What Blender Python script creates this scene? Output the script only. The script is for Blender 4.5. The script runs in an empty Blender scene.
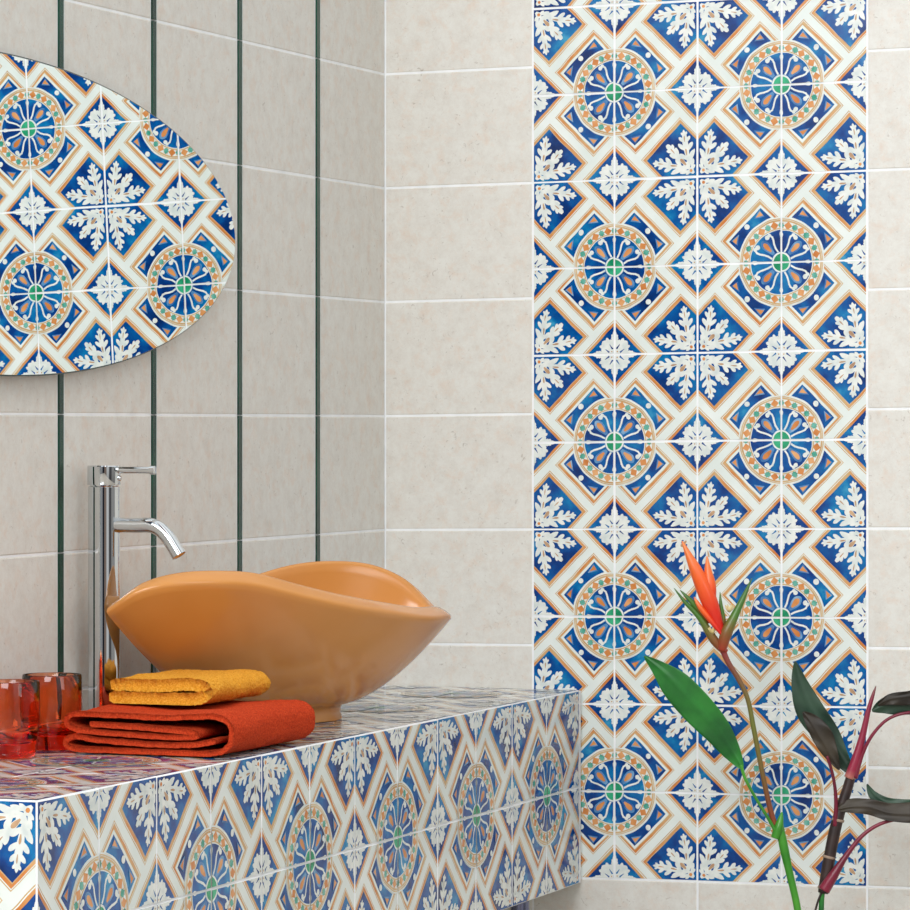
import bpy, bmesh, math, random
from mathutils import Vector, Matrix, noise
random.seed(7)
PI = math.pi
C = bpy.context.scene.collection
S = bpy.context.scene

# ------------------------------------------------------------------ camera frame (real metres)
FPX, TH, K, HY, EYE = 3795.0, math.radians(20.65), 569.5, 424.0, 1.306
FW = Vector((-math.sin(TH), math.cos(TH), 0)); RT = Vector((math.cos(TH), math.sin(TH), 0))
CAM = -(RT * ((385-455)/K) + FW * (FPX/K)); CAM.z = EYE
def at(px, py, Z):
    """world point seen in direction (px,py) at distance Z in front of the camera"""
    p = CAM + RT*((px-455)/FPX*Z) + FW*Z
    p.z = EYE - (py-HY)*Z/FPX
    return p
def ground(px, Z, z):
    p = at(px, 0, Z); p.z = z
    return p
CT = 0.849          # counter top height
FX = 0.366          # counter front plane

# ------------------------------------------------------------------ materials
def lin(c):
    return tuple(((v/255)/12.92 if v/255 <= .04045 else ((v/255+.055)/1.055)**2.4) for v in c) + (1,)
def mat(name, rgb, rough=.4, metal=0, spec=.5, coat=0):
    m = bpy.data.materials.new(name); m.use_nodes = True
    b = m.node_tree.nodes['Principled BSDF']
    b.inputs['Base Color'].default_value = lin(rgb)
    b.inputs['Roughness'].default_value = rough
    b.inputs['Metallic'].default_value = metal
    b.inputs['Specular IOR Level'].default_value = spec
    b.inputs['Coat Weight'].default_value = coat
    return m
def nd(m, t, **kw):
    n = m.node_tree.nodes.new(t)
    for k, v in kw.items(): setattr(n, k, v)
    return n
def ln(m, a, b): m.node_tree.links.new(a, b)
def mottled(name, stops, scale, rough=.2, detail=4, stretch=(1,1,1), bump=0, bscale=60, coat=0, bdist=.002, dist=0.0, **kw):
    m = mat(name, (128,128,128), rough, coat=coat, **kw)
    b = m.node_tree.nodes['Principled BSDF']
    tc = nd(m, 'ShaderNodeTexCoord'); mp = nd(m, 'ShaderNodeMapping'); mp.inputs['Scale'].default_value = stretch
    ln(m, tc.outputs['Object'], mp.inputs['Vector'])
    nz = nd(m, 'ShaderNodeTexNoise'); nz.inputs['Scale'].default_value = scale; nz.inputs['Detail'].default_value = detail
    nz.inputs['Distortion'].default_value = dist
    ln(m, mp.outputs[0], nz.inputs['Vector'])
    cr = nd(m, 'ShaderNodeValToRGB'); e = cr.color_ramp.elements
    e[0].position, e[0].color = stops[0][0], lin(stops[0][1]); e[1].position, e[1].color = stops[-1][0], lin(stops[-1][1])
    for p, c in stops[1:-1]:
        x = e.new(p); x.color = lin(c)
    ln(m, nz.outputs['Fac'], cr.inputs[0]); ln(m, cr.outputs[0], b.inputs['Base Color'])
    if bump:
        n2 = nd(m, 'ShaderNodeTexNoise'); n2.inputs['Scale'].default_value = bscale; n2.inputs['Detail'].default_value = 3
        ln(m, tc.outputs['Object'], n2.inputs['Vector'])
        bp = nd(m, 'ShaderNodeBump'); bp.inputs['Strength'].default_value = bump; bp.inputs['Distance'].default_value = bdist
        ln(m, n2.outputs['Fac'], bp.inputs['Height']); ln(m, bp.outputs[0], b.inputs['Normal'])
    return m

GL = dict(rough=.13, bump=.18, bscale=22, bdist=.002)
M = {}
M['grout'] = mottled('white_grout', [(.3,(232,236,238)),(.7,(246,248,249))], 30, .7)
M['dgrout'] = M['grout']
M['white'] = mottled('glazed_white', [(.3,(218,227,222)),(.7,(232,239,235))], 14, **GL)
M['blue'] = mottled('glazed_blue', [(.30,(0,40,98)),(.42,(0,60,132)),(.52,(0,86,156)),(.62,(8,118,176)),(.74,(66,164,198))], 20, detail=4, **GL)
M['pblue'] = mottled('glazed_pale_blue', [(.3,(30,84,150)),(.55,(96,148,192)),(.75,(170,200,218))], 30, detail=3, **GL)
M['orange'] = mottled('glazed_orange', [(.3,(196,116,56)),(.5,(214,144,84)),(.7,(226,172,120))], 26, detail=3, **GL)
M['line'] = mottled('glazed_line', [(.36,(204,126,62)),(.50,(212,154,98)),(.62,(206,172,124))], 20, detail=3, **GL)
M['ochre'] = mottled('glazed_ochre', [(.3,(188,150,96)),(.5,(202,170,122)),(.7,(216,194,156))], 22, detail=3, **GL)
M['green'] = mottled('glazed_green', [(.35,(16,134,92)),(.65,(60,178,132))], 40, **GL)
M['teal'] = mottled('glazed_teal', [(.35,(52,150,128)),(.65,(120,186,172))], 60, **GL)
M['motif'] = mottled('glazed_motif_white', [(.3,(206,216,214)),(.55,(228,233,228)),(.75,(238,240,235))], 60, **GL)
M['tan'] = mottled('glazed_tan', [(.3,(170,134,104)),(.7,(206,170,132))], 60, **GL)

def stone(name, tint=(1,1,1)):
    m = mat(name, (200,190,180), .42)
    b = m.node_tree.nodes['Principled BSDF']
    tc = nd(m, 'ShaderNodeTexCoord')
    def nz(scale, detail, rough=.5, dist=0, st=(1,1,1)):
        mp = nd(m, 'ShaderNodeMapping'); mp.inputs['Scale'].default_value = st; ln(m, tc.outputs['Object'], mp.inputs['Vector'])
        n = nd(m, 'ShaderNodeTexNoise'); n.inputs['Scale'].default_value = scale; n.inputs['Detail'].default_value = detail
        n.inputs['Roughness'].default_value = rough; n.inputs['Distortion'].default_value = dist
        ln(m, mp.outputs[0], n.inputs['Vector']); return n
    def ramp(src, stops):
        cr = nd(m, 'ShaderNodeValToRGB'); e = cr.color_ramp.elements
        e[0].position, e[0].color = stops[0][0], lin(stops[0][1]); e[1].position, e[1].color = stops[-1][0], lin(stops[-1][1])
        for p, c in stops[1:-1]: e.new(p).color = lin(c)
        ln(m, src, cr.inputs[0]); return cr
    a = ramp(nz(30, 12, .82, .1).outputs['Fac'], [(.28,(200,194,184)),(.42,(214,211,203)),(.55,(221,220,213)),(.8,(228,230,225))])
    s = ramp(nz(34, 8, .72, .3).outputs['Fac'], [(.50,(0,0,0)),(.70,(205,205,205))])
    x = nd(m, 'ShaderNodeMix', data_type='RGBA'); ln(m, s.outputs[0], x.inputs[0]); ln(m, a.outputs[0], x.inputs[6]); x.inputs[7].default_value = lin((216,196,178))
    p = ramp(nz(95, 3, .6, 1.5, (1,1,1)).outputs['Fac'], [(.64,(0,0,0)),(.74,(190,190,190))])
    y = nd(m, 'ShaderNodeMix', data_type='RGBA'); ln(m, p.outputs[0], y.inputs[0]); ln(m, x.outputs[2], y.inputs[6]); y.inputs[7].default_value = lin((150,136,122))
    ln(m, y.outputs[2], b.inputs['Base Color'])
    bp = nd(m, 'ShaderNodeBump'); bp.inputs['Strength'].default_value = .12; bp.inputs['Distance'].default_value = .001; bp.invert = True
    ln(m, p.outputs[0], bp.inputs['Height']); ln(m, bp.outputs[0], b.inputs['Normal'])
    return m
M['stone'] = stone('cream_stone_tile')
M['strip'] = mottled('dark_green_glazed_strip', [(.35,(2,46,34)),(.65,(8,68,50))], 14, .25, bump=.2, bscale=30)
M['chrome'] = mat('chrome', (214,218,220), .06, 1)
M['steel'] = mat('steel_leg', (120,124,150), .25, 1)
M['mirror'] = mat('mirror_silver', (244,247,246), .005, 1)
M['medge'] = mat('mirror_edge', (60,74,72), .25)
M['basin'] = mottled('amber_ceramic', [(.3,(202,136,66)),(.7,(212,148,80))], 5, .2, bump=.05, bscale=14, coat=.05)
M['floor'] = mottled('floor_stone', [(.3,(150,140,128)),(.7,(180,172,160))], 6, .4)
M['plaster'] = mat('white_plaster', (236,236,232), .8)
M['core'] = mat('counter_core', (200,198,190), .8)
def terry(name, a, b_, c):
    m = mottled(name, [(.25,a),(.5,b_),(.75,c)], 420, .95, detail=3, bump=.9, bscale=900, bdist=.0012)
    p = m.node_tree.nodes['Principled BSDF']; p.inputs['Sheen Weight'].default_value = .35; p.inputs['Sheen Roughness'].default_value = .5
    p.inputs['Sheen Tint'].default_value = lin(c); p.inputs['Specular IOR Level'].default_value = .1
    return m
M['towel_o'] = terry('orange_terry', (146,42,20), (188,58,28), (212,84,44))
M['towel_y'] = terry('yellow_terry', (196,122,26), (226,154,46), (240,184,80))
g = mat('orange_glass', (255,178,130), .03); p = g.node_tree.nodes['Principled BSDF']
p.inputs['Transmission Weight'].default_value = 1; p.inputs['IOR'].default_value = 1.45; M['glass'] = g
va = nd(g, 'ShaderNodeVolumeAbsorption'); va.inputs['Color'].default_value = (1,.36,.06,1); va.inputs['Density'].default_value = 60
ln(g, va.outputs[0], g.node_tree.nodes['Material Output'].inputs['Volume'])
def leafmat(name, a, b_, rough=.35, scale=16, st=(1,1,1)):
    return mottled(name, [(.35,a),(.65,b_)], scale, rough, stretch=st, bump=.15, bscale=70, bdist=.001)
M['leaf'] = leafmat('bright_leaf', (16,84,34), (42,128,48))
M['stemg'] = leafmat('green_stem', (40,120,30), (76,156,46))
M['stemr'] = mottled('olive_red_stem', [(.38,(92,104,44)),(.62,(138,58,44))], 9, .4)
M['dleaf'] = leafmat('dark_leaf', (22,48,38), (50,80,60), .5)
M['dleaf2'] = leafmat('brown_leaf', (34,28,22), (62,54,40), .55)
M['maroon'] = leafmat('maroon_stalk', (98,16,40), (140,36,62), .35, 9)
M['trunk'] = leafmat('dark_trunk', (28,20,20), (58,40,36), .45, 30)
M['ring'] = mat('trunk_ring', (150,130,112), .7)
M['floret'] = mottled('pale_floret', [(.3,(196,176,110)),(.7,(232,222,176))], 60, .5)
M['vase'] = mottled('vase_glaze', [(.3,(196,196,188)),(.7,(220,220,212))], 8, .2)
def bract(name, z0, z1, stops):
    m = mat(name, (200,60,20), .35); b = m.node_tree.nodes['Principled BSDF']
    at_ = nd(m, 'ShaderNodeAttribute'); at_.attribute_name = 'along'
    cr = nd(m, 'ShaderNodeValToRGB'); e = cr.color_ramp.elements
    e[0].position, e[0].color = stops[0][0], lin(stops[0][1]); e[1].position, e[1].color = stops[-1][0], lin(stops[-1][1])
    for p_, c in stops[1:-1]: e.new(p_).color = lin(c)
    ln(m, at_.outputs['Fac'], cr.inputs[0]); ln(m, cr.outputs[0], b.inputs['Base Color'])
    return m
M['br_fire'] = bract('fire_bract', 0, 1, [(0,(206,24,26)),(.28,(226,50,30)),(.55,(240,96,34)),(1,(236,136,72))])
M['br_green'] = bract('green_bract', 0, 1, [(0,(170,52,34)),(.25,(130,84,44)),(.5,(74,120,44)),(1,(60,104,40))])
M['spike'] = bract('maroon_spike', 0, 1, [(0,(186,120,104)),(.12,(150,40,66)),(.7,(132,28,58)),(1,(110,70,64))])
M['dstem'] = bract('heliconia_stalk', 0, 1, [(0,(150,60,40)),(.2,(120,70,40)),(.45,(106,112,46)),(.75,(120,76,50)),(1,(140,44,56))])

# ------------------------------------------------------------------ object helpers
def thing(name, loc, label, cat, group=None):
    o = bpy.data.objects.new(name, None); C.objects.link(o); o.location = loc; o.empty_display_size = .05
    o['label'] = label; o['category'] = cat
    if group: o['group'] = group
    return o
def rootloc(p):
    v = Vector((0,0,0))
    while p: v += p.location; p = p.parent
    return v
def obj(name, V, F, mats, parent=None, smooth=False, mi=None, label=None, sharp=None):
    off = rootloc(parent)
    me = bpy.data.meshes.new(name)
    me.from_pydata([tuple(Vector(v)-off) for v in V], [], F)
    for m in (mats if isinstance(mats, (list, tuple)) else [mats]): me.materials.append(m)
    if mi: me.polygons.foreach_set('material_index', mi)
    if smooth:
        me.polygons.foreach_set('use_smooth', [True]*len(me.polygons))
        if sharp: me.set_sharp_from_angle(angle=math.radians(sharp))
    me.update()
    o = bpy.data.objects.new(name, me); C.objects.link(o)
    if parent: o.parent = parent
    if label: o['label'] = label
    return o
def struct(o): o['kind'] = 'structure'; return o
class MB:
    def __init__(s): s.V = []; s.F = []; s.I = []
    def face(s, pts, i=0):
        n = len(s.V); s.V += [tuple(p) for p in pts]; s.F.append(tuple(range(n, n+len(pts)))); s.I.append(i)
    def box(s, a, b, i=0):
        n = len(s.V)
        for z in (a[2], b[2]):
            for x, y in ((a[0],a[1]),(b[0],a[1]),(b[0],b[1]),(a[0],b[1])): s.V.append((x,y,z))
        for f in ((0,3,2,1),(4,5,6,7),(0,1,5,4),(1,2,6,5),(2,3,7,6),(3,0,4,7)): s.F.append(tuple(n+k for k in f)); s.I.append(i)
    def grid(s, rows, close_u=False, close_v=False, i=0):
        """rows: list of equally long point lists"""
        n = len(s.V); R_, Cc = len(rows), len(rows[0])
        for r in rows: s.V += [tuple(p) for p in r]
        for a in range(R_ if close_v else R_-1):
            for b in range(Cc if close_u else Cc-1):
                s.F.append((n+a*Cc+b, n+a*Cc+(b+1)%Cc, n+((a+1)%R_)*Cc+(b+1)%Cc, n+((a+1)%R_)*Cc+b)); s.I.append(i)
    def lathe(s, c, prof, seg=48, i=0, cap=True):
        rows = [[(c[0]+r*math.cos(2*PI*k/seg), c[1]+r*math.sin(2*PI*k/seg), c[2]+z) for k in range(seg)] for r, z in prof]
        n = len(s.V); s.grid(rows, close_u=True, i=i)
        if cap:
            s.F.append(tuple(n+k for k in reversed(range(seg)))); s.I.append(i)
            m = n+(len(prof)-1)*seg; s.F.append(tuple(m+k for k in range(seg))); s.I.append(i)
    def tube(s, pts, rad, seg=14, i=0, cap=True, flat=1.0):
        pts = [Vector(p) for p in pts]; N = len(pts); rows = []
        up = None
        for k in range(N):
            t = (pts[min(k+1,N-1)]-pts[max(k-1,0)]).normalized()
            if up is None:
                up = Vector((0,0,1)) if abs(t.z) < .9 else Vector((0,1,0))
            u = (up - t*up.dot(t)).normalized(); w = t.cross(u); up = u
            r = rad[k] if isinstance(rad, (list,tuple)) else rad
            rows.append([pts[k] + u*(r*math.cos(2*PI*j/seg)) + w*(r*flat*math.sin(2*PI*j/seg)) for j in range(seg)])
        n = len(s.V); s.grid(rows, close_u=True, i=i)
        if cap:
            s.F.append(tuple(n+k for k in reversed(range(seg)))); s.I.append(i)
            m = n+(N-1)*seg; s.F.append(tuple(m+k for k in range(seg))); s.I.append(i)
    def build(s, name, mats, parent=None, **kw): return obj(name, s.V, s.F, mats, parent, mi=s.I, **kw)
def smooth_path(P, n=8):
    P = [Vector(p) for p in P]; out = []
    for i in range(len(P)-1):
        a, b, c, d = P[max(i-1,0)], P[i], P[i+1], P[min(i+2,len(P)-1)]
        for k in range(n):
            t = k/n
            out.append(.5*((2*b)+(c-a)*t+(2*a-5*b+4*c-d)*t*t+(3*b-a-3*c+d)*t**3))
    out.append(P[-1]); return out
def interp(xs, ys, x):
    if x <= xs[0]: return ys[0]
    for i in range(len(xs)-1):
        if x <= xs[i+1]:
            t = (x-xs[i])/(xs[i+1]-xs[i]); return ys[i]+(ys[i+1]-ys[i])*t
    return ys[-1]
def csp(xs, ys, x):   # smooth interpolation
    n = len(xs)
    if x <= xs[0]: return ys[0]
    if x >= xs[-1]: return ys[-1]
    for i in range(n-1):
        if x <= xs[i+1]: break
    h = xs[i+1]-xs[i]; t = (x-xs[i])/h
    def sl(j):
        if j == 0: return (ys[1]-ys[0])/(xs[1]-xs[0])
        if j == n-1: return (ys[-1]-ys[-2])/(xs[-1]-xs[-2])
        return (ys[j+1]-ys[j-1])/(xs[j+1]-xs[j-1])
    m0, m1 = sl(i)*h, sl(i+1)*h
    return ys[i]*(2*t**3-3*t*t+1)+m0*(t**3-2*t*t+t)+ys[i+1]*(-2*t**3+3*t*t)+m1*(t**3-t*t)

# ------------------------------------------------------------------ the painted tile (unit square, medallion centre at 0,0, leaf corner at 1,1)
DM = ['white','blue','pblue','orange','ochre','green','teal','motif','tan','grout','line']
DI = {k: i for i, k in enumerate(DM)}
SH = []   # (layer, material, polygon)
def sh(layer, m, pts): SH.append((layer, DI[m], [tuple(p) for p in pts]))
def both(layer, m, pts):
    sh(layer, m, pts); sh(layer, m, [(b, a) for a, b in reversed(pts)])
def disc(layer, m, u, v, r, n=14, e=1.0, ang=0, dual=False):
    P = []
    for k in range(n):
        a = 2*PI*k/n; x, y = r*math.cos(a), r*e*math.sin(a)
        P.append((u+x*math.cos(ang)-y*math.sin(ang), v+x*math.sin(ang)+y*math.cos(ang)))
    (both if dual else sh)(layer, m, P)
def qdisc(layer, m, r, n=20):
    sh(layer, m, [(0,0)]+[(r*math.cos(PI/2*k/n), r*math.sin(PI/2*k/n)) for k in range(n+1)])
def drop(layer, m, p0, p1, w, dual=True, n=7, tip=.5):
    """leaf-like blob from p0 (narrow) to p1, widest past the middle"""
    dx, dy = p1[0]-p0[0], p1[1]-p0[1]; L = math.hypot(dx, dy); ux, uy = dx/L, dy/L
    prof = [(0,.35),(.2,.6),(.45,.9),(.68,1.0),(.85,.78),(.96,.4)]
    w = w*(1.22 if m == 'motif' and layer in (6,6.2) else 1)
    P = [(p0[0]+dx*t-uy*w*h, p0[1]+dy*t+ux*w*h) for t, h in prof] + [p1] + [(p0[0]+dx*t+uy*w*h, p0[1]+dy*t-ux*w*h) for t, h in reversed(prof)]
    P.reverse()
    (both if dual else sh)(layer, m, P)
def ribbon(layer, m, pts, w, dual=True):
    for i in range(len(pts)-1):
        (x0,y0),(x1,y1) = pts[i], pts[i+1]; L = math.hypot(x1-x0,y1-y0); nx, ny = -(y1-y0)/L, (x1-x0)/L
        ex, ey = (x1-x0)/L*w*.3, (y1-y0)/L*w*.3
        q = [(x0-ex-nx*w/2,y0-ey-ny*w/2),(x1+ex-nx*w/2,y1+ey-ny*w/2),(x1+ex+nx*w/2,y1+ey+ny*w/2),(x0-ex+nx*w/2,y0-ey+ny*w/2)]
        (both if dual else sh)(layer+.1*(i%2), m, q)
sh(0, 'white', [(0,0),(1,0),(1,1),(0,1)])
# quarter diamonds at the two snowflake corners
for r, m, l in ((.405,'ochre',1),(.392,'white',2),(.378,'line',3),(.335,'blue',4)):
    sh(l, m, [(1-r,0),(1,0),(1,r)]); sh(l, m, [(0,1-r),(r,1),(0,1)])
# frame round the medallion
def fr(a, b): return [(0,0),(a,0),((a+b)/2,(b-a)/2),((b-a)/2,(a+b)/2),(0,a)]
for a, b, m, l in ((.470,.985,'ochre',1),(.458,.972,'white',2),(.448,.962,'line',3),(.422,.922,'ochre',4),(.414,.908,'white',5)):
    sh(l, m, fr(a, b))
# the two blue arches (outside the ring)
def arch(a, b, r, n=14):
    def hit(c):   # |u-v| = c with the circle r
        s = (-c+math.sqrt(2*r*r-c*c))/2; return (s+c, s)
    h = hit(a); a0 = math.atan2(h[1], h[0]); a1 = PI/2-a0
    arc = [(r*math.cos(a1+(a0-a1)*k/n), r*math.sin(a1+(a0-a1)*k/n)) for k in range(n+1)]
    return [((a+b)/2,(b-a)/2),((b-a)/2,(a+b)/2)] + arc
sh(6, 'blue', arch(.378,.868,.514))
both(7, 'pblue', [(.200,.520),(.325,.500),(.255,.600)])
both(8, 'orange', [(.215,.535),(.305,.515),(.252,.580)])
disc(9, 'motif', .408, .408, .032)
# ring
for r, m, l in ((.506,'motif',7),(.492,'ochre',8),(.481,'motif',9),(.477,'ochre',10),(.458,'motif',11)):
    qdisc(l, m, r)
for k in range(9):
    a = PI/16*k; rr = .418; u, v = rr*math.cos(a), rr*math.sin(a)
    if k % 2: disc(12, 'orange', u, v, .048, 4, 1, a); disc(12.1, 'orange', u, v, .034, 8, 1, a)
    else: disc(12.2, 'tan', u, v, .041, 4, 1, a+PI/4); disc(12.3, 'teal', u, v, .041, 4, .95, a); disc(12.4, 'teal', u, v, .030, 8, 1, a)
qdisc(13, 'ochre', .384); qdisc(14, 'motif', .371); qdisc(15, 'blue', .362)
drop(16, 'pblue', (.09,.09), (.235,.235), .050, dual=False)
drop(17, 'orange', (.118,.118), (.212,.212), .030, dual=False)
ribbon(17, 'motif', [(.042,.118),(.066,.158),(.082,.205),(.092,.250),(.108,.285),(.136,.303),(.162,.294)], .021)
disc(17.4, 'motif', .168, .280, .028, 8, dual=True); disc(17.4, 'motif', .146, .306, .022, 7, dual=True)
drop(17, 'motif', (.0,.105), (.0,.350), .013)
drop(17, 'motif', (.004,.27), (.004,.345), .018)
qdisc(18, 'pblue', .120); qdisc(18.5, 'motif', .114); qdisc(20, 'green', .096)
# quarter snowflakes (written round the corner 1,0 and mirrored)
def S_(x, y): return (1-x, y)
for p0, p1, w in (((.02,.0),(.285,0),.022),((0,.02),(0,.285),.022),((.12,0),(.215,0),.034),((0,.12),(0,.215),.034),((.03,.03),(.150,.150),.030),
                  ((.07,.005),(.165,.060),.019),((.005,.07),(.060,.165),.019),((.075,.065),(.185,.098),.019),((.065,.075),(.098,.185),.019),
                  ((.10,.10),(.158,.128),.016),((.10,.10),(.128,.158),.016),((.14,0),(.228,.032),.012),((0,.14),(.032,.228),.012)):
    drop(6, 'motif', S_(*p0), S_(*p1), w)
sh(6.5, 'motif', [(1,0),(1,.068),(.95,.05),(.932,0)]); sh(6.5, 'motif', [(0,1),(.068,1),(.05,.95),(0,.932)])
for x, y in ((.032,.032),): disc(7, 'tan', 1-x, y, .009, 6, dual=True)
# leaf corner
def lf(c, d): # |u-v|<c, u+v>d, inside the unit square
    return [((d+c)/2,(d-c)/2),(1,1-c),(1,1),(1-c,1),((d-c)/2,(d+c)/2)]
for c, d, m, l in ((.470,1.112,'ochre',1),(.459,1.126,'white',2),(.450,1.138,'line',3),(.418,1.180,'ochre',3.4),(.408,1.192,'blue',4)):
    sh(l, m, lf(c, d))
def B(*a): drop(6, 'motif', *a)
def frond(p0, p1, w, lobes):
    """serrated frond: slim spine and pairs of pointed lobes"""
    dx, dy = p1[0]-p0[0], p1[1]-p0[1]; L = math.hypot(dx, dy); ux, uy = dx/L, dy/L
    B(p0, p1, w)
    for t, ln_, ang, lw, sd in lobes:
        a = math.radians(ang)*sd; qx, qy = ux*math.cos(a)-uy*math.sin(a), ux*math.sin(a)+uy*math.cos(a)
        b0 = (p0[0]+dx*t, p0[1]+dy*t); B(b0, (b0[0]+qx*ln_, b0[1]+qy*ln_), lw)
frond((.88,.90), (.462,.832), .026, [(.18,.135,42,.020,-1),(.18,.120,48,.020,1),(.40,.125,40,.019,-1),(.42,.125,42,.020,1),(.62,.10,38,.016,-1),(.64,.10,40,.017,1),(.82,.06,36,.011,-1),(.82,.06,36,.011,1),(.05,.19,30,.018,-1)])
drop(6.2, 'motif', (.88,.88), (.660,.660), .030, dual=False)
B((.80,.78),(.668,.742),.022); B((.74,.72),(.632,.700),.016); B((.76,.74),(.628,.640),.022)
disc(6.3, 'motif', .868, .868, .040, 9)
B((.93,.935),(.955,.790),.016); B((.93,.93),(.975,.860),.012); B((.90,.90),(.945,.700),.018); B((.96,.96),(.90,.90),.03)
disc(7, 'orange', .925, .930, .020, 6)
drop(7, 'tan', (.865,.865), (.795,.795), .021, dual=False)
drop(7, 'tan', (.755,.872), (.680,.862), .010); drop(7, 'tan', (.60,.852), (.53,.842), .006); drop(7, 'tan', (.73,.73), (.68,.68), .007, dual=False)

def clip(poly, lo, hi):
    for ax, val, sg in ((0,lo,1),(0,hi,-1),(1,lo,1),(1,hi,-1)):
        out = []; n = len(poly)
        for i in range(n):
            a, b = poly[i], poly[(i+1) % n]; ia = (a[ax]-val)*sg >= 0; ib = (b[ax]-val)*sg >= 0
            if ia: out.append(a)
            if ia != ib:
                t = (val-a[ax])/(b[ax]-a[ax]); out.append((a[0]+(b[0]-a[0])*t, a[1]+(b[1]-a[1])*t))
        poly = out
        if len(poly) < 3: return []
    return poly
G = .012
def subdiv(p, L=.09):
    out = []
    for i in range(len(p)):
        a, b = p[i], p[(i+1)%len(p)]; n = max(1, int(math.hypot(b[0]-a[0], b[1]-a[1])/L))
        on = (a[0] == b[0] and a[0] in (G,1-G)) or (a[1] == b[1] and a[1] in (G,1-G))
        for k in range(1 if on else n): out.append((a[0]+(b[0]-a[0])*k/n, a[1]+(b[1]-a[1])*k/n))
    return out
CL = []
SH.sort(key=lambda q: q[0])
for idx, (l, m, p) in enumerate(SH):
    q = clip(p, G, 1-G)
    # drop doubled points
    r = []
    for a in q:
        if not r or math.hypot(a[0]-r[-1][0], a[1]-r[-1][1]) > 1e-4: r.append(a)
    if len(r) > 2 and math.hypot(r[0][0]-r[-1][0], r[0][1]-r[-1][1]) < 1e-4: r.pop()
    if len(r) > 2: CL.append((idx, m, subdiv(r)))
LAY = .000009

def deco(mb, O, U, V, N, us, vs, lu=0, lv=0, skew=0):
    """painted tiles on the plane O + U*u + V*v; us, vs = grout line positions; line index with parity lu / lv carries the leaf corners"""
    O, U, V, N = map(Vector, (O, U, V, N))
    flip0 = U.cross(V).dot(N) < 0
    for i in range(len(us)-1):
        for j in range(len(vs)-1):
            u0, u1, v0, v1 = us[i], us[i+1], vs[j], vs[j+1]
            if u1-u0 < .004 or v1-v0 < .004: continue
            fu = (i % 2) == lu     # leaf corner at the low-u side
            fv = (j % 2) == lv
            fx = (lambda s: u1-(u1-u0)*s) if fu else (lambda s: u0+(u1-u0)*s)
            fy = (lambda t: v1-(v1-v0)*t) if fv else (lambda t: v0+(v1-v0)*t)
            fl = flip0 ^ fu ^ fv
            ju, jv, jn = random.uniform(-.0004,.0004), random.uniform(-.0005,.0005), random.uniform(-.00012,.00012)
            def P(s, t, h):
                uu = fx(s)+ju; return O + U*uu + V*(fy(t)+jv+skew*uu) + N*(h+jn)
            # bevelled edge of the tile
            a, b = .004, G+.004
            ring0 = [(a,a),(1-a,a),(1-a,1-a),(a,1-a)]; ring1 = [(G,G),(1-G,G),(1-G,1-G),(G,1-G)]
            for k in range(4):
                q = [P(*ring0[k],-.0018), P(*ring0[(k+1)%4],-.0018), P(*ring1[(k+1)%4],0), P(*ring1[k],0)]
                mb.face(q[::-1] if fl else q, DI['grout'])
            sd = random.uniform(0, 50)
            def wob(s, t):     # brush wobble, fading out at the tile's rim
                k = min(1, min(s-G, 1-G-s)/.03)*.009; k2 = min(1, min(t-G, 1-G-t)/.03)*.009
                return (s+k*noise.noise((s*7, t*7, sd)), t+k2*noise.noise((s*7, t*7, sd+20)))
            for l, m, p in CL:
                q = [P(*wob(s, t), l*LAY) for s, t in p]
                mb.face(q[::-1] if fl else q, m)
DMATS = [M[k] for k in DM]

def stone_tile(mb, O, U, V, N, u0, u1, v0, v1, skew=0, g=.0027, i=0):
    O, U, V, N = map(Vector, (O, U, V, N))
    fl = U.cross(V).dot(N) < 0
    jn = random.uniform(-.0001,.0002)
    def P(u, v, h): return O + U*u + V*(v+skew*u) + N*(h+jn)
    a0 = (u0+g*.6, u1-g*.6, v0+g*.6, v1-g*.6); a1 = (u0+g*1.3, u1-g*1.3, v0+g*1.3, v1-g*1.3)
    r0 = [(a0[0],a0[2]),(a0[1],a0[2]),(a0[1],a0[3]),(a0[0],a0[3])]; r1 = [(a1[0],a1[2]),(a1[1],a1[2]),(a1[1],a1[3]),(a1[0],a1[3])]
    for k in range(4):
        q = [P(*r0[k],-.0009), P(*r0[(k+1)%4],-.0009), P(*r1[(k+1)%4],0), P(*r1[k],0)]
        mb.face(q[::-1] if fl else q, i)
    q = [P(*p, 0) for p in r1]; mb.face(q[::-1] if fl else q, i)

# ------------------------------------------------------------------ setting
H = 2.6; XE, YE = 3.4, -3.6
SK = .0125
GD = -.0016
rows = [.12+.2*k for k in range(0, 13)]            # grout rows of the cream tiles (0.12 ... 2.52)
mb = MB()   # back wall: y = 0, facing -y
mb.box((-.12, .0007, 0), (XE, .14, H), 1)
cols = [.0, .2756, .5724, .8692, 1.162, 1.448, 1.741, 2.034, 2.327, 2.62, 2.913, 3.206, 3.4]
rr = [.0]+rows+[H]
for i in range(len(cols)-1):
    for j in range(len(rr)-1):
        if .27 < cols[i] < .86 and rr[j] > .51: continue
        lo = rr[j]; hi = rr[j+1]
        if lo == 0: stone_tile(mb, (0,0,0), (1,0,0), (0,0,1), (0,-1,0), cols[i], cols[i+1], .0-SK*cols[i]*0, hi, 0 if False else SK*0+SK*(1 if lo else 1))
        elif hi >= H: stone_tile(mb, (0,0,0), (1,0,0), (0,0,1), (0,-1,0), cols[i], cols[i+1], lo, hi-.045, SK)
        else: stone_tile(mb, (0,0,0), (1,0,0), (0,0,1), (0,-1,0), cols[i], cols[i+1], lo, hi, SK)
wb = struct(mb.build('wall_back', [M['stone'], M['grout']]))
mb = MB()
pr = [.52+.15*k for k in range(14)]
deco(mb, (.2756,0,SK*.2756), (1,0,0), (0,0,1), (0,-1,0), [.1484*k for k in range(5)], pr, 0, 0, SK)
mb.build('decorative_tile_panel', DMATS, wb, label='vertical band of blue and orange painted medallion tiles')
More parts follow.
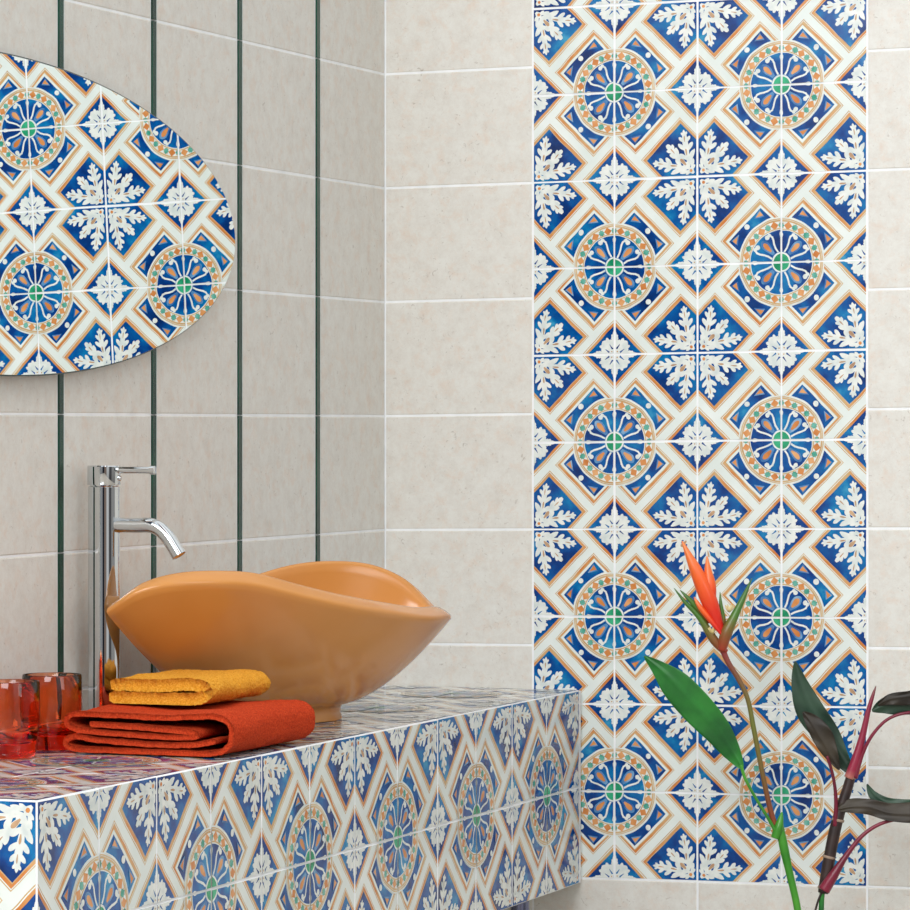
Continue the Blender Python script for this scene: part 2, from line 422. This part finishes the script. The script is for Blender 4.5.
# left wall: x = 0, facing +x
mb = MB()
mb.box((-.12, YE, 0), (-.0007, 0, H), 1)
ys = [0, -.3044, -.6276, -.9502, -1.2648, -1.5850, -1.905, -2.225, -2.545, -2.865, -3.185, -3.505]
SW = .0205
for i in range(len(ys)-1):
    a, b = ys[i+1] + (SW/2), ys[i] - (SW/2 if i else 0)
    for j in range(len(rr)-1):
        stone_tile(mb, (0,0,0), (0,1,0), (0,0,1), (1,0,0), a, b, rr[j], rr[j+1])
wl = struct(mb.build('wall_left', [M['stone'], M['grout']]))
for y in ys[1:]:
    w = SW/2-.0018
    prof = [(-.0015,-w),(.0008,-w),(.0016,-w+.0018),(.0016,w-.0018),(.0008,w),(-.0015,w)]
    m = MB()
    for k in range(len(rr)-1):
        m.grid([[(x, y+t-.001, rr[k]+.0008) for x, t in prof], [(x, y+t-.001, rr[k+1]-.0008) for x, t in prof]])
    m.build('green_trim_strip', M['strip'], wl, label='dark green vertical glazed strip')
mb = MB(); mb.box((-.12, -7.5, -.1), (XE, .14, 0)); struct(mb.build('floor', M['floor']))

# ------------------------------------------------------------------ counter
Y0, Y1 = -2.061, -.004
root = thing('washbasin_counter', (0.19, -1.03, 0), 'long washbasin counter covered in painted blue, white and orange tiles, fixed along the left wall', 'counter')
TN = .0018
mb = MB(); mb.box((.003, Y0+TN, CT-.332), (FX-TN, Y1, CT-TN)); mb.build('counter_body', M['grout'], root)
ty = [(-2.0614+.17029*k) for k in range(13)]
mb = MB(); deco(mb, (FX, 0, CT-.332), (0,1,0), (0,0,1), (1,0,0), ty, [0,.166,.332], 0, 0)
mb.build('tiled_front', DMATS, root)
mb = MB(); deco(mb, (FX, Y0, CT-.332), (-1,0,0), (0,0,1), (0,-1,0), [0,.1703,.3406], [0,.166,.332], 0, 0)
mb.build('tiled_side', DMATS, root)
mb = MB(); deco(mb, (FX, 0, CT), (-1,0,0), (0,1,0), (0,0,1), [0,.1690,.3470], ty, 0, 0)
mb.build('tiled_top', DMATS, root)
for x, y in ((.3498,-.275),(.06,-.287),(.349,-1.95),(.06,-1.95)):
    mb = MB(); mb.lathe((x, y, 0), [(.0155,.0006),(.0155,.012),(.0155,.016),(.0155,CT-.3325)], 32)
    mb.build('leg', M['steel'], root, smooth=True, sharp=40)

# ------------------------------------------------------------------ oval mirror
MC = Vector((.018, -1.474, 1.598)); MA, MBb = .787, .2235
root = thing('oval_mirror', (0, MC.y, MC.z), 'large frameless oval mirror on the left wall, reflecting the blue painted tiles', 'mirror')
def oval(a, b, n=160):
    P = []
    for k in range(n):
        t = 2*PI*k/n; P.append((a*math.cos(t), b*math.sin(t)*(1+.00*math.cos(t))))
    return P
TY, TZ = .0, -.025      # fine hanging tilt
def mp(u, v, h): return (MC.x + h + TY*u + TZ*v, MC.y+u, MC.z+v)
mb = MB(); P = oval(MA, MBb); mb.face([mp(u, v, .0) for u, v in P])
mb.build('mirror_glass', M['mirror'], root)
mb = MB()
P1 = oval(MA+.0022, MBb+.0022)
mb.grid([[mp(u,v,-.0002) for u,v in P],[mp(u,v,-.0010) for u,v in P1],[mp(u,v,-.0060) for u,v in P1],[mp(u,v,-.0064) for u,v in P]], close_u=True)
mb.build('glass_edge', M['medge'], root, label='thin dark polished edge')
mb = MB()
P2 = oval(.6,.14,64); mb.grid([[mp(u,v,-.0062) for u,v in P2],[(.0008,MC.y+u,MC.z+v) for u,v in P2]], close_u=True)
mb.face([mp(u,v,-.0062) for u,v in P2]); mb.face([(.0008,MC.y+u,MC.z+v) for u,v in P2])
mb.build('wall_mount', M['core'], root)

# ------------------------------------------------------------------ faucet
fc = ground(104, 5.515, CT)
root = thing('tall_faucet', fc, 'tall chrome single-lever faucet with curved spout, standing at the pointed end of the amber basin', 'faucet')
def zz(py, Z=5.515): return EYE-(py-HY)*Z/FPX
b0 = fc.z+.0020
mb = MB(); r = .0232
mb.lathe((fc.x,fc.y,b0), [(.030,0),(.030,.004),(.0285,.006),(r,.0065),(r,zz(487)-b0),(r-.001,zz(486)-b0)], 64)
mb.build('faucet_body', M['chrome'], root, smooth=True, sharp=30)
mb = MB(); mb.lathe((fc.x,fc.y,zz(486)), [(r-.0025,-.001),(r-.0025,.0012),(r+.0008,.0014),(r+.0012,.0022),(r+.0012,zz(465.5)-zz(486)-.0015),(r,zz(465.5)-zz(486)),(r-.004,zz(465.5)-zz(486)+.0003)], 64)
mb.build('faucet_cap', M['chrome'], root, smooth=True, sharp=30)
X = Vector((1,0,0))
mb = MB(); hz = zz(470)
base = Vector((fc.x,fc.y,hz))
mb.tube([base+X*.020, base+X*.074], .0050, 24)
lv = mb.build('lever', M['chrome'], root, smooth=True, sharp=40)
mb = MB(); mb.tube([base+X*.0741, base+X*.0745, base+X*.0815, base+X*.082], [.0052,.0064,.0064,.0054], 24)
mb.build('lever_knob', M['chrome'], lv, smooth=True, sharp=40)
mb = MB(); sc = Vector((fc.x,fc.y,zz(478))); mb.tube([sc+X*.018, sc+X*.0265, sc+X*.0275],[.004,.004,.003],16)
mb.build('set_screw', M['chrome'], root, smooth=True, sharp=40)
mb = MB(); s0 = Vector((fc.x,fc.y,zz(525)))
path = [s0+X*.012, s0+X*.03, s0+X*.055, s0+X*.072+Vector((0,0,.0004)), s0+X*.088-Vector((0,0,.0045)), s0+X*.102-Vector((0,0,.017)), s0+X*.114-Vector((0,0,.034)), s0+X*.120-Vector((0,0,.043))]
path = smooth_path(path, 8); mb.tube(path, .0108, 32, cap=False)
t = (path[-1]-path[-3]).normalized(); e = path[-1]
mb.tube([e-t*.0005, e, e-t*.004, e-t*.02],[.0108,.0086,.0084,.0084],32,cap=True)
mb.build('spout', M['chrome'], root, smooth=True, sharp=50)

# ------------------------------------------------------------------ basin
ZL, ZR = 5.425, 5.95
L3, R3 = at(107,600,ZL), at(438,606,ZR)
L2, R2 = Vector((L3.x,L3.y)), Vector((R3.x,R3.y))
ax = (R2-L2)/2; mid = (R2+L2)/2; an = ax.normalized()
nr = Vector((an.y,-an.x))               # towards the camera
if nr.dot(Vector((FW.x,FW.y))) > 0: nr = -nr
footc = ground(284, 5.83, CT)
HB = .150
def camxy(p):   # image x and depth of a ground point
    d = Vector((p.x,p.y,0))-Vector((CAM.x,CAM.y,0)); Z = d.dot(FW); return 455+FPX*d.dot(RT)/Z, Z
near_y = ([107,125,150,180,215,255,300,350,400,430,447],[600,586,577,572,571,573,584,595,603,607,606])
far_y = ([107,150,200,235,262,290,320,360,385,410,430,447],[600,592,584,579,571,564,560.5,561,565.5,576,590,606])
N = 128
def plan(phi, inset=0.0, endin=0.0):
    s = math.cos(phi); q = math.sin(phi); a = 1-endin
    w = (HB-inset)*math.copysign(abs(q)**(1.12 if q > 0 else 1.3+1.7*max(0,-s)**1.2), q)
    return mid + ax*(s*a) + nr*w
def crest(phi):
    p = plan(phi); px, Z = camxy(p); q = math.sin(phi)
    yn = csp(*near_y, px); yf = csp(*far_y, px)
    k = .5+.5*max(-1,min(1,q*3)); k = k*k*(3-2*k)
    return EYE-(yn*k+yf*(1-k)-HY)*Z/FPX
phis = [2*PI*k/N for k in range(N)]
cr = [crest(p) for p in phis]
for _ in range(2): cr = [(cr[k-1]+2*cr[k]+cr[(k+1)%N])/4 for k in range(N)]
zf = CT+.024                           # where the body meets the foot
fA, fB = .106, .070
def foot(phi, k=1.0): return Vector((footc.x,footc.y)) + an*(fA*k*math.cos(phi)) + nr*(fB*k*math.sin(phi))
rows_ = []
def P3(p, z): return (p.x, p.y, z)
rows_.append([P3(foot(p,.9), CT+.0019) for p in phis])
rows_.append([P3(foot(p,1.0), CT+.0019) for p in phis])
rows_.append([P3(foot(p,1.01), CT+.004) for p in phis])
rows_.append([P3(foot(p,.975), CT+.012) for p in phis])
rows_.append([P3(foot(p,.985), zf-.004) for p in phis])
nv = 22
for i in range(nv+1):
    v = 1-i/nv
    g_ = max(0, 1-v)**.62
    r_ = []
    for k, ph in enumerate(phis):
        f_, m_ = foot(ph), plan(ph); top = cr[k]-.0200
        r_.append(P3(f_.lerp(m_, g_*.985+.015*(1-v)), zf+(top-zf)*(1-v)))
    rows_.append(r_)
for ins, ei, dz in ((-.0006,-.001,-.0165),(.0001,.001,-.0140),(.0024,.008,-.0118),(.0085,.032,-.0062),(.0150,.062,-.0014),(.0178,.080,-.0002),(.0205,.096,-.0012),(.0228,.108,-.0055)):
    rows_.append([P3(plan(ph, ins, ei), cr[k]+dz) for k, ph in enumerate(phis)])
bz = CT+.042
for i in range(1, 17):
    v = i/16; g_ = (1-v)**.55
    rows_.append([P3(foot(ph,.55).lerp(plan(ph,.0228,.108), g_), (cr[k]-.0065)*(1-v)+bz*v) for k, ph in enumerate(phis)])
root = thing('vessel_basin', footc, 'amber ceramic vessel basin, boat-shaped with pointed ends and wavy rim, on the counter', 'washbasin')
mb = MB(); mb.grid(rows_, close_u=True)
mb.F.append(tuple(reversed(range(N)))); mb.I.append(0)
n = (len(rows_)-1)*N; mb.F.append(tuple(n+k for k in range(N))); mb.I.append(0)
mb.build('bowl', M['basin'], root, smooth=True, sharp=60)
mb = MB(); mb.lathe((footc.x,footc.y,bz+.0006),[(.021,0),(.021,.002),(.017,.003),(.004,.002)],32)
mb.build('drain', M['chrome'], root, smooth=True, sharp=40)

# ------------------------------------------------------------------ folded towels
def fold_towel(name, prof_pts, th, O, Uv, Vv, depth, m, root, amp, nseg=56, shear=None, part='towel_cloth', samp=10):
    """prof_pts: centre line of the folded layers in (across, up); swept along Vv"""
    pts = smooth_path([Vector((a, b, 0)) for a, b in prof_pts], samp); n = len(pts)
    prof = []
    nrm = []
    for k in range(n):
        t = (pts[min(k+1,n-1)]-pts[max(k-1,0)]).normalized(); nrm.append(Vector((-t.y, t.x, 0)))
    prof = [pts[k]+nrm[k]*th/2 for k in range(n)]
    tA = (pts[-1]-pts[-2]).normalized(); prof += [pts[-1]+nrm[-1]*th*.3+tA*th*.4, pts[-1]-nrm[-1]*th*.3+tA*th*.4]
    prof += [pts[k]-nrm[k]*th/2 for k in range(n-1,-1,-1)]
    tB = (pts[0]-pts[1]).normalized(); prof += [pts[0]-nrm[0]*th*.3+tB*th*.4, pts[0]+nrm[0]*th*.3+tB*th*.4]
    rows_ = []
    for s in range(nseg+1):
        v = s/nseg; r_ = []
        end = min(1, min(v, 1-v)*nseg/1.6)
        sq = .55+.45*end
        cxy = None
        for p in prof:
            a = p.x + .0035*noise.noise(Vector((v*3.1, p.y*30, 4.0+amp*100))); b = p.y
            b = b*(1+.05*noise.noise(Vector((v*4, a*14, 9.0))))
            if shear: a, b = shear(a, b, v)
            w = O + Uv*a + Vv*(v*depth + .003*noise.noise(Vector((a*40, b*60, v*2)))) + Vector((0,0,b))
            d = Vector((noise.noise(w*330), noise.noise(w*330+Vector((7,3,1))), noise.noise(w*330+Vector((2,9,5)))))*amp + Vector((0,0,1))*noise.noise(w*60)*amp*.7
            w = w + d
            if w.z < O.z+.0006: w.z = O.z+.0006
            r_.append(w)
        rows_.append(r_)
    mb = MB(); mb.grid(rows_, close_u=True)
    k = len(prof); nn = n
    # ends: stitch the layer's two sides together
    for base_ in (0, (len(rows_)-1)*k):
        def top(i): return base_+i
        def bot(i): return base_+ (n+2) + (n-1-i)
        for i in range(n-1):
            mb.F.append((top(i), top(i+1), bot(i+1), bot(i))); mb.I.append(0)
        mb.F.append((top(n-1), base_+n, base_+n+1, bot(n-1))); mb.I.append(0)
        mb.F.append((bot(0), base_+2*n+2, base_+2*n+3, top(0))); mb.I.append(0)
    return mb.build(part, m, root, smooth=True)
WX, WY = Vector((1,0,0)), Vector((0,1,0))
o0 = ground(62, 5.262, CT); o0.z = CT+.0016
root = thing('orange_towel', o0+Vector((.13,.14,0)), 'folded orange-red terry towel lying on the tiled counter under the yellow cloth', 'towel')
Wd = .262
prof = [(.045,.0405),(.12,.0375),(.185,.0345),(.205,.0305),(.190,.0265),(.12,.0265),(.05,.0300),(.018,.0335),(.0065,.0420),(.012,.0510),(.03,.0545),(.08,.0530),(.14,.0520),(.20,.0550),(.236,.0555),(.2530,.0470),(.2570,.0320),(.2500,.0150),(.225,.0052),(.15,.0048),(.07,.0048),(.022,.0052),(.0065,.0095),(.006,.0180),(.020,.0225),(.05,.0190),(.10,.0160),(.16,.0150),(.205,.0170),(.230,.0220)]
fold_towel('orange_towel', prof, .0078, o0, WX, WY, .285, M['towel_o'], root, .0011, nseg=90, samp=12)
y0 = ground(108, 5.34, CT); y0.z = CT+.0635
root = thing('yellow_towel', y0+Vector((.08,.1,0)), 'small folded yellow terry cloth lying on top of the orange towel', 'towel')
prof = [(.008,.0090),(.03,.0086),(.07,.0086),(.11,.0086),(.136,.0100),(.150,.0165),(.151,.0230),(.142,.0285),(.12,.0295),(.09,.0275),(.05,.0268),(.024,.0275),(.010,.0262)]
fold_towel('yellow_towel', prof, .0176, y0, WX, WY, .20, M['towel_y'], root, .0016, nseg=110, samp=14)
# ------------------------------------------------------------------ glasses
def tumbler(px, Z, label):
    c = ground(px, Z, CT+.0019)
    t = thing('glass_tumbler', c, label, 'glass', 'orange glass tumblers at the left end of the counter')
    mb = MB(); h = .104
    out = [(.0335,0),(.036,.002),(.037,.008),(.0362,.016),(.0385,.026),(.0415,.040),(.0425,.056),(.0422,.075),(.0418,h-.002),(.0408,h)]
    inn = [(.0398,h-.001),(.0395,.075),(.0395,.056),(.037,.040),(.031,.027),(.022,.0205),(.010,.018)]
    seg = 72; rows_ = []
    for r_, z in out+inn:
        dent = .0011*math.exp(-((z-.045)/.022)**2)
        rows_.append([(c.x+(r_-dent*(1+math.cos(6*2*PI*k/seg)))*math.cos(2*PI*k/seg), c.y+(r_-dent*(1+math.cos(6*2*PI*k/seg)))*math.sin(2*PI*k/seg), c.z+z) for k in range(seg)])
    mb.grid(rows_, close_u=True)
    mb.F.append(tuple(reversed(range(seg)))); mb.I.append(0)
    n = (len(rows_)-1)*seg; mb.F.append(tuple(n+k for k in range(seg))); mb.I.append(0)
    mb.build('tumbler_glass', M['glass'], t, smooth=True, sharp=50)
tumbler(52, 5.325, 'orange glass tumbler between the faucet and the other tumbler, left of the folded towels')
tumbler(9, 5.185, 'orange glass tumbler cut by the left edge of the photo, leftmost of the two')

# ------------------------------------------------------------------ plants
ZP = 6.15
def add_along(o, vals):
    a = o.data.attributes.new('along', 'FLOAT', 'POINT'); a.data.foreach_set('value', vals)
def stalk(name, pts, rads, m, parent, seg=12, along=False, flat=1.0, n=6, label=None):
    P = smooth_path([at(*p) for p in pts], n)
    xs = [i/(len(rads)-1) for i in range(len(rads))]
    rr_ = [csp(xs, rads, i/(len(P)-1)) for i in range(len(P))]
    rr_ = [max(.0004, q) for q in rr_]
    mb = MB(); mb.tube(P, rr_, seg, flat=flat); o = mb.build(name, m, parent, smooth=True, label=label)
    if along: add_along(o, [i//seg/(len(P)-1) for i in range(len(P)*seg)])
    return o
def leaf(name, mid_, wl_, wr_, m, parent, fold=.35, wave=0, th=.0007, n=10, label=None, edge=None, zl=0, zr=0):
    """mid_: (px,py,Z) base to tip; wl_, wr_: half widths in px on each side along the mid rib; zl/zr lift in depth of either side"""
    P = smooth_path([Vector(p) for p in mid_], n); N_ = len(P); rows_ = []
    xs = [i/(len(wl_)-1) for i in range(len(wl_))]
    K_ = 8
    for i in range(N_):
        t = P[min(i+1,N_-1)]-P[max(i-1,0)]; L = math.hypot(t.x,t.y) or 1; nx, ny = -t.y/L, t.x/L
        s = i/(N_-1); a, b = csp(xs, wl_, s), csp(xs, wr_, s); r_ = []
        for k in range(-K_, K_+1):
            q = k/K_; w = (b if q > 0 else a)*q
            dz = (abs(q)**1.3)*(zr if q > 0 else zl)*(max(a,b)/20) + wave*math.sin(s*17+q*2)*abs(q)**2*.004 - fold*.004*math.exp(-(q*5)**2)
            r_.append((P[i].x+nx*w, P[i].y+ny*w, P[i].z+dz))
        rows_.append(r_)
    front = [[at(*p) for p in r_] for r_ in rows_]; back = [[at(p[0],p[1],p[2]+th*1.6) for p in r_] for r_ in rows_]
    loop = [front[i]+back[i][::-1] for i in range(N_)]
    mb = MB(); mb.grid(loop, close_u=True)
    n_ = len(loop[0]); mb.F.append(tuple(range(n_))); mb.I.append(0); mb.F.append(tuple((N_-1)*n_+k for k in range(n_))); mb.I.append(0)
    return mb.build(name, m, parent, smooth=True, label=label)

vc = ground(812, ZP, 0)
root = thing('floor_vase', vc, 'pale ceramic floor vase standing below the plants, holding their stems', 'vase')
mb = MB(); vz = .455
mb.lathe((vc.x,vc.y,0), [(.05,0.001),(.062,.004),(.075,.06),(.080,.16),(.070,.28),(.050,.38),(.044,.42),(.050,vz),(.046,vz),(.040,.42),(.046,.38),(.066,.28),(.076,.16),(.070,.06),(.02,.012)], 48)
mb.build('vase_body', M['vase'], root, smooth=True, sharp=50)

# heliconia
hb = ground(806, ZP, .02)
root = thing('heliconia_stem', hb, 'tall heliconia cutting with an orange-red pointed flower and one broad bright green leaf', 'flower')
stalk('stem', [(807,1200,ZP),(802,960,ZP),(798,912,ZP),(790,875,ZP),(784,848,ZP),(779,822,ZP)], [.0065,.0062,.0060,.0062,.0075,.0062], M['stemg'], root)
stalk('leaf_sheath', [(775,838,ZP-.004),(779,826,ZP-.005),(782,812,ZP-.004)], [.0070,.0072,.0010], M['stemg'], root)
stalk('flower_stalk', [(779,838,ZP),(771,812,ZP-.002),(763,776,ZP-.003),(754,730,ZP-.004),(748,700,ZP-.004),(739,680,ZP-.004),(728,662,ZP-.004),(722,648,ZP-.004)], [.0052,.0046,.0042,.0042,.0040,.0042,.0046,.0055], M['dstem'], root, along=True)
ls = stalk('leaf_stalk', [(777,834,ZP-.006),(768,818,ZP-.007),(754,795,ZP-.007),(745,778,ZP-.007),(741,765,ZP-.007)], [.0034,.0026,.0024,.0026,.0028], M['stemg'], root)
leaf('leaf', [(742,768,ZP-.007),(733,752,ZP-.008),(718,730,ZP-.012),(698,707,ZP-.016),(676,684,ZP-.016),(658,667,ZP-.012),(644,656,ZP-.006)], [2,10,15,18,16,8,.5], [2,8,13,15,14,7,.5], M['leaf'], ls, zl=.010, zr=-.006, wave=.3)
def br(name, pts, rads, m, label=None, flat=.55): return stalk(name, pts, rads, M[m], root, along=True, flat=1.0, label=label, n=8)
br('bract', [(722,634,ZP-.010),(716,618,ZP-.012),(708,598,ZP-.014),(698,575,ZP-.016),(690,558,ZP-.016),(682,541,ZP-.014)], [.004,.0100,.0138,.0112,.0068,.0008], 'br_fire', 'orange-red pointed bract')
br('bract', [(712,616,ZP-.010),(711,600,ZP-.013),(710,585,ZP-.013),(708,570,ZP-.012),(707,556,ZP-.010)], [.0045,.0085,.0098,.0060,.0006], 'br_fire', 'red upright bract')
br('bract', [(723,636,ZP-.016),(712,622,ZP-.018),(700,607,ZP-.018),(694,597,ZP-.016)], [.002,.0042,.0042,.0008], 'br_fire', 'small orange bract')
br('bract', [(726,652,ZP-.004),(714,640,ZP-.008),(700,618,ZP-.010),(685,602,ZP-.010),(674,588,ZP-.006)], [.0050,.0075,.0050,.0032,.0004], 'br_green')
br('bract', [(710,622,ZP-.008),(700,610,ZP-.010),(690,600,ZP-.010),(680,590,ZP-.008)], [.0042,.0052,.0040,.0004], 'br_green')
br('bract', [(722,650,ZP-.010),(726,634,ZP-.014),(735,615,ZP-.014),(744,596,ZP-.012),(752,578,ZP-.008)], [.0065,.0100,.0068,.0042,.0004], 'br_green')
br('bract', [(723,634,ZP-.004),(723,620,ZP-.006),(721,606,ZP-.006),(720,592,ZP-.004)], [.0052,.0050,.0032,.0004], 'br_green')
for fx_, fy_ in ((713,634),(729,612)):
    P = at(fx_, fy_, ZP-.014); mb = MB()
    for k in range(7):
        a = random.uniform(-.8,.8); d = (RT*math.sin(a)+Vector((0,0,math.cos(a)))+FW*random.uniform(-.4,.1)).normalized()
        mb.tube([P, P+d*.006, P+d*.013],[.0014,.0024,.0006],8)
    mb.build('floret', M['floret'], root, smooth=True, label='cream floret cluster')

# dark-leaved plant
ZD = 6.13
db = ground(816, ZD, .02)
root = thing('dark_leaved_plant', db, 'dark cane with maroon stalks and brownish-green leaves, at the right edge of the photo', 'plant')
stalk('stem', [(814,1200,ZD),(817,960,ZD),(821,915,ZD),(822,895,ZD),(825,880,ZD)], [.0050,.0045,.0045,.0045,.005], M['leaf'], root)
stalk('cane', [(823,893,ZD),(826,878,ZD),(830,855,ZD),(835,830,ZD),(841,808,ZD),(847,790,ZD),(851,776,ZD)], [.0085,.0100,.0100,.0098,.0090,.0085,.0080], M['trunk'], root)
for x, y, r in ((829,857,.0104),(838,820,.0100),(851,777,.0084),(824,888,.0100)):
    stalk('cane_ring', [(x-.3,y+1.3,ZD),(x,y,ZD),(x+.3,y-1.3,ZD)], [r,r*1.05,r], M['ring'], root, n=2, seg=20)
stalk('leaf_bud', [(849,778,ZD-.002),(855,762,ZD-.003),(862,738,ZD-.003),(868,712,ZD-.003),(873,695,ZD-.003),(876,686,ZD-.003)], [.0085,.0078,.0058,.0042,.0028,.0005], M['spike'], root, along=True, label='maroon rolled leaf bud')
stalk('leaf_stalk', [(855,778,ZD-.004),(862,755,ZD-.006),(871,737,ZD-.01),(884,722,ZD-.014),(897,715,ZD-.018),(912,712,ZD-.02)], [.0046,.0034,.0028,.0026,.0026,.0026], M['maroon'], root, label='maroon leaf stalk')
stalk('leaf_stalk', [(835,826,ZD-.006),(836,806,ZD-.008),(835,788,ZD-.010),(832,772,ZD-.010),(827,756,ZD-.010)], [.0040,.0034,.0028,.0026,.0024], M['maroon'], root, label='maroon leaf stalk')
stalk('leaf_stalk', [(824,890,ZD-.010),(833,876,ZD-.012),(846,856,ZD-.012),(862,836,ZD-.014),(880,824,ZD-.016),(902,818,ZD-.018)], [.0100,.0082,.0046,.0034,.0030,.0028], M['maroon'], root, label='maroon leaf stalk')
stalk('root_stub', [(826,886,ZD-.003),(820,896,ZD-.004),(816,908,ZD-.004),(812,925,ZD-.004)], [.002,.0018,.0018,.0016], M['trunk'], root)
l1 = leaf('leaf', [(852,772,ZD+.004),(842,757,ZD+.004),(828,735,ZD+.004),(812,710,ZD+.002),(801,685,ZD),(795,661,ZD)], [4,10,13,16,10,.5], [2,7,12,12,8,.5], M['dleaf'], root, wave=.6, zl=.008, zr=-.004, label='dark green leaf')
leaf('leaf_fold', [(839,770,ZD-.010),(829,752,ZD-.012),(820,737,ZD-.013),(811,722,ZD-.012),(803,712,ZD-.008)], [.5,7,8,6,1], [1,9,13,9,1], M['dleaf2'], l1, wave=.8, zl=.004, zr=-.006, label='brownish turned-over side of the leaf')
l1 = leaf('leaf', [(971,690,ZD-.05),(950,694,ZD-.04),(925,699,ZD-.028),(900,703,ZD-.02),(884,706,ZD-.014),(872,711,ZD-.012)], [.5,11,14,12,8,1], [.5,9,11,10,8,1], M['dleaf'], root, wave=.7, zl=.006, zr=-.008, label='dark green leaf')
leaf('leaf_fold', [(955,688,ZD-.05),(930,692,ZD-.040),(908,696,ZD-.032),(890,699,ZD-.024),(878,705,ZD-.018)], [1,8,9,6,1], [.5,4,5,5,1], M['dleaf2'], l1, wave=.8, label='brownish turned-over side of the leaf')
l1 = leaf('leaf', [(836,810,ZD-.008),(850,807,ZD-.012),(870,807,ZD-.018),(890,813,ZD-.024),(915,814,ZD-.03),(945,812,ZD-.04),(975,816,ZD-.05)], [1,8,8,10,12,10,.5], [1,6,8,8,9,8,.5], M['dleaf2'], root, wave=.9, zl=.006, zr=-.004, label='brown-green leaf')
leaf('leaf_fold', [(867,784,ZD-.008),(874,794,ZD-.010),(886,802,ZD-.012),(900,805,ZD-.016),(918,806,ZD-.022),(940,806,ZD-.03)], [.5,3,5,6,6,1], [.5,6,7,6,5,1], M['dleaf'], l1, wave=.4, label='grey-green raised flap of the leaf')

# ------------------------------------------------------------------ camera, light
cd = bpy.data.cameras.new('camera'); cam = bpy.data.objects.new('camera', cd); C.objects.link(cam); S.camera = cam
cam.location = CAM; cam.rotation_euler = (PI/2, 0, TH)
cd.sensor_width = 36; cd.lens = 36*FPX/910; cd.shift_y = (HY-455)/910; cd.clip_start = .05; cd.clip_end = 100
def area(name, loc, target, sx, sy, power, color=(1,1,1)):
    l = bpy.data.lights.new(name, 'AREA'); l.shape = 'RECTANGLE'; l.size = sx; l.size_y = sy; l.energy = power; l.color = color
    o = bpy.data.objects.new(name, l); C.objects.link(o); o.location = loc
    o.rotation_euler = (Vector(target)-Vector(loc)).to_track_quat('-Z','Y').to_euler(); return o
area('studio_softbox_main', (.75,-6.6,3.9), (.5,-.2,1.1), 3.4, 2.6, 282, (1,1,1))
area('added_side_light', (3.6,-3.0,2.2), (.2,-.9,1.0), 1.0, 1.8, 20, (1,.99,.975))  # added lamp, kept narrow to put a white band on the chrome
w = bpy.data.worlds.new('world'); S.world = w; w.use_nodes = True
nt = w.node_tree; bg = nt.nodes['Background']
tc = nt.nodes.new('ShaderNodeTexCoord'); sp = nt.nodes.new('ShaderNodeSeparateXYZ'); cr_ = nt.nodes.new('ShaderNodeValToRGB')
mr = nt.nodes.new('ShaderNodeMapRange'); mr.inputs[1].default_value = -1; mr.inputs[2].default_value = 1
nt.links.new(tc.outputs['Generated'], sp.inputs[0]); nt.links.new(sp.outputs['Z'], mr.inputs[0]); nt.links.new(mr.outputs[0], cr_.inputs[0])
e = cr_.color_ramp.elements; e[0].position = .3; e[0].color = (.22,.21,.20,1); e[1].position = .85; e[1].color = (1.25,1.27,1.28,1); e.new(.5).color = (.38,.37,.36,1); e.new(.6).color = (.72,.73,.74,1)
# made-up bright and dark bands by compass direction, for the chrome to reflect
at2 = nt.nodes.new('ShaderNodeMath'); at2.operation = 'ARCTAN2'; nt.links.new(sp.outputs['Y'], at2.inputs[0]); nt.links.new(sp.outputs['X'], at2.inputs[1])
m2 = nt.nodes.new('ShaderNodeMapRange'); m2.inputs[1].default_value = -PI; m2.inputs[2].default_value = PI; nt.links.new(at2.outputs[0], m2.inputs[0])
az = nt.nodes.new('ShaderNodeValToRGB'); nt.links.new(m2.outputs[0], az.inputs[0])
def A(d): return (d+180)/360
st = [(-95,(.95,1,1.05)),(-76,(1.0,1.05,1.12)),(-73,(.05,.06,.09)),(-63,(.07,.07,.09)),(-61,(.75,.55,.46)),(-48,(.85,.66,.58)),(-45,(2.0,2.05,2.1)),(-32,(2.0,2.05,2.1)),(-27,(.3,.3,.32)),(-12,(.25,.25,.27)),(-8,(1,1,1))]
e = az.color_ramp.elements; e[0].position = A(st[0][0]); e[0].color = st[0][1]+(1,); e[1].position = A(st[-1][0]); e[1].color = st[-1][1]+(1,)
for d, c in st[1:-1]: e.new(A(d)).color = c+(1,)
mx = nt.nodes.new('ShaderNodeMix'); mx.data_type = 'RGBA'; mx.blend_type = 'MULTIPLY'; mx.inputs[0].default_value = 1
nt.links.new(cr_.outputs[0], mx.inputs[6]); nt.links.new(az.outputs[0], mx.inputs[7])
nt.links.new(mx.outputs[2], bg.inputs[0]); bg.inputs[1].default_value = .82
S.view_settings.view_transform = 'Standard'; S.view_settings.look = 'None'; S.view_settings.exposure = 0; S.view_settings.gamma = 1; S.view_settings.use_curve_mapping = False
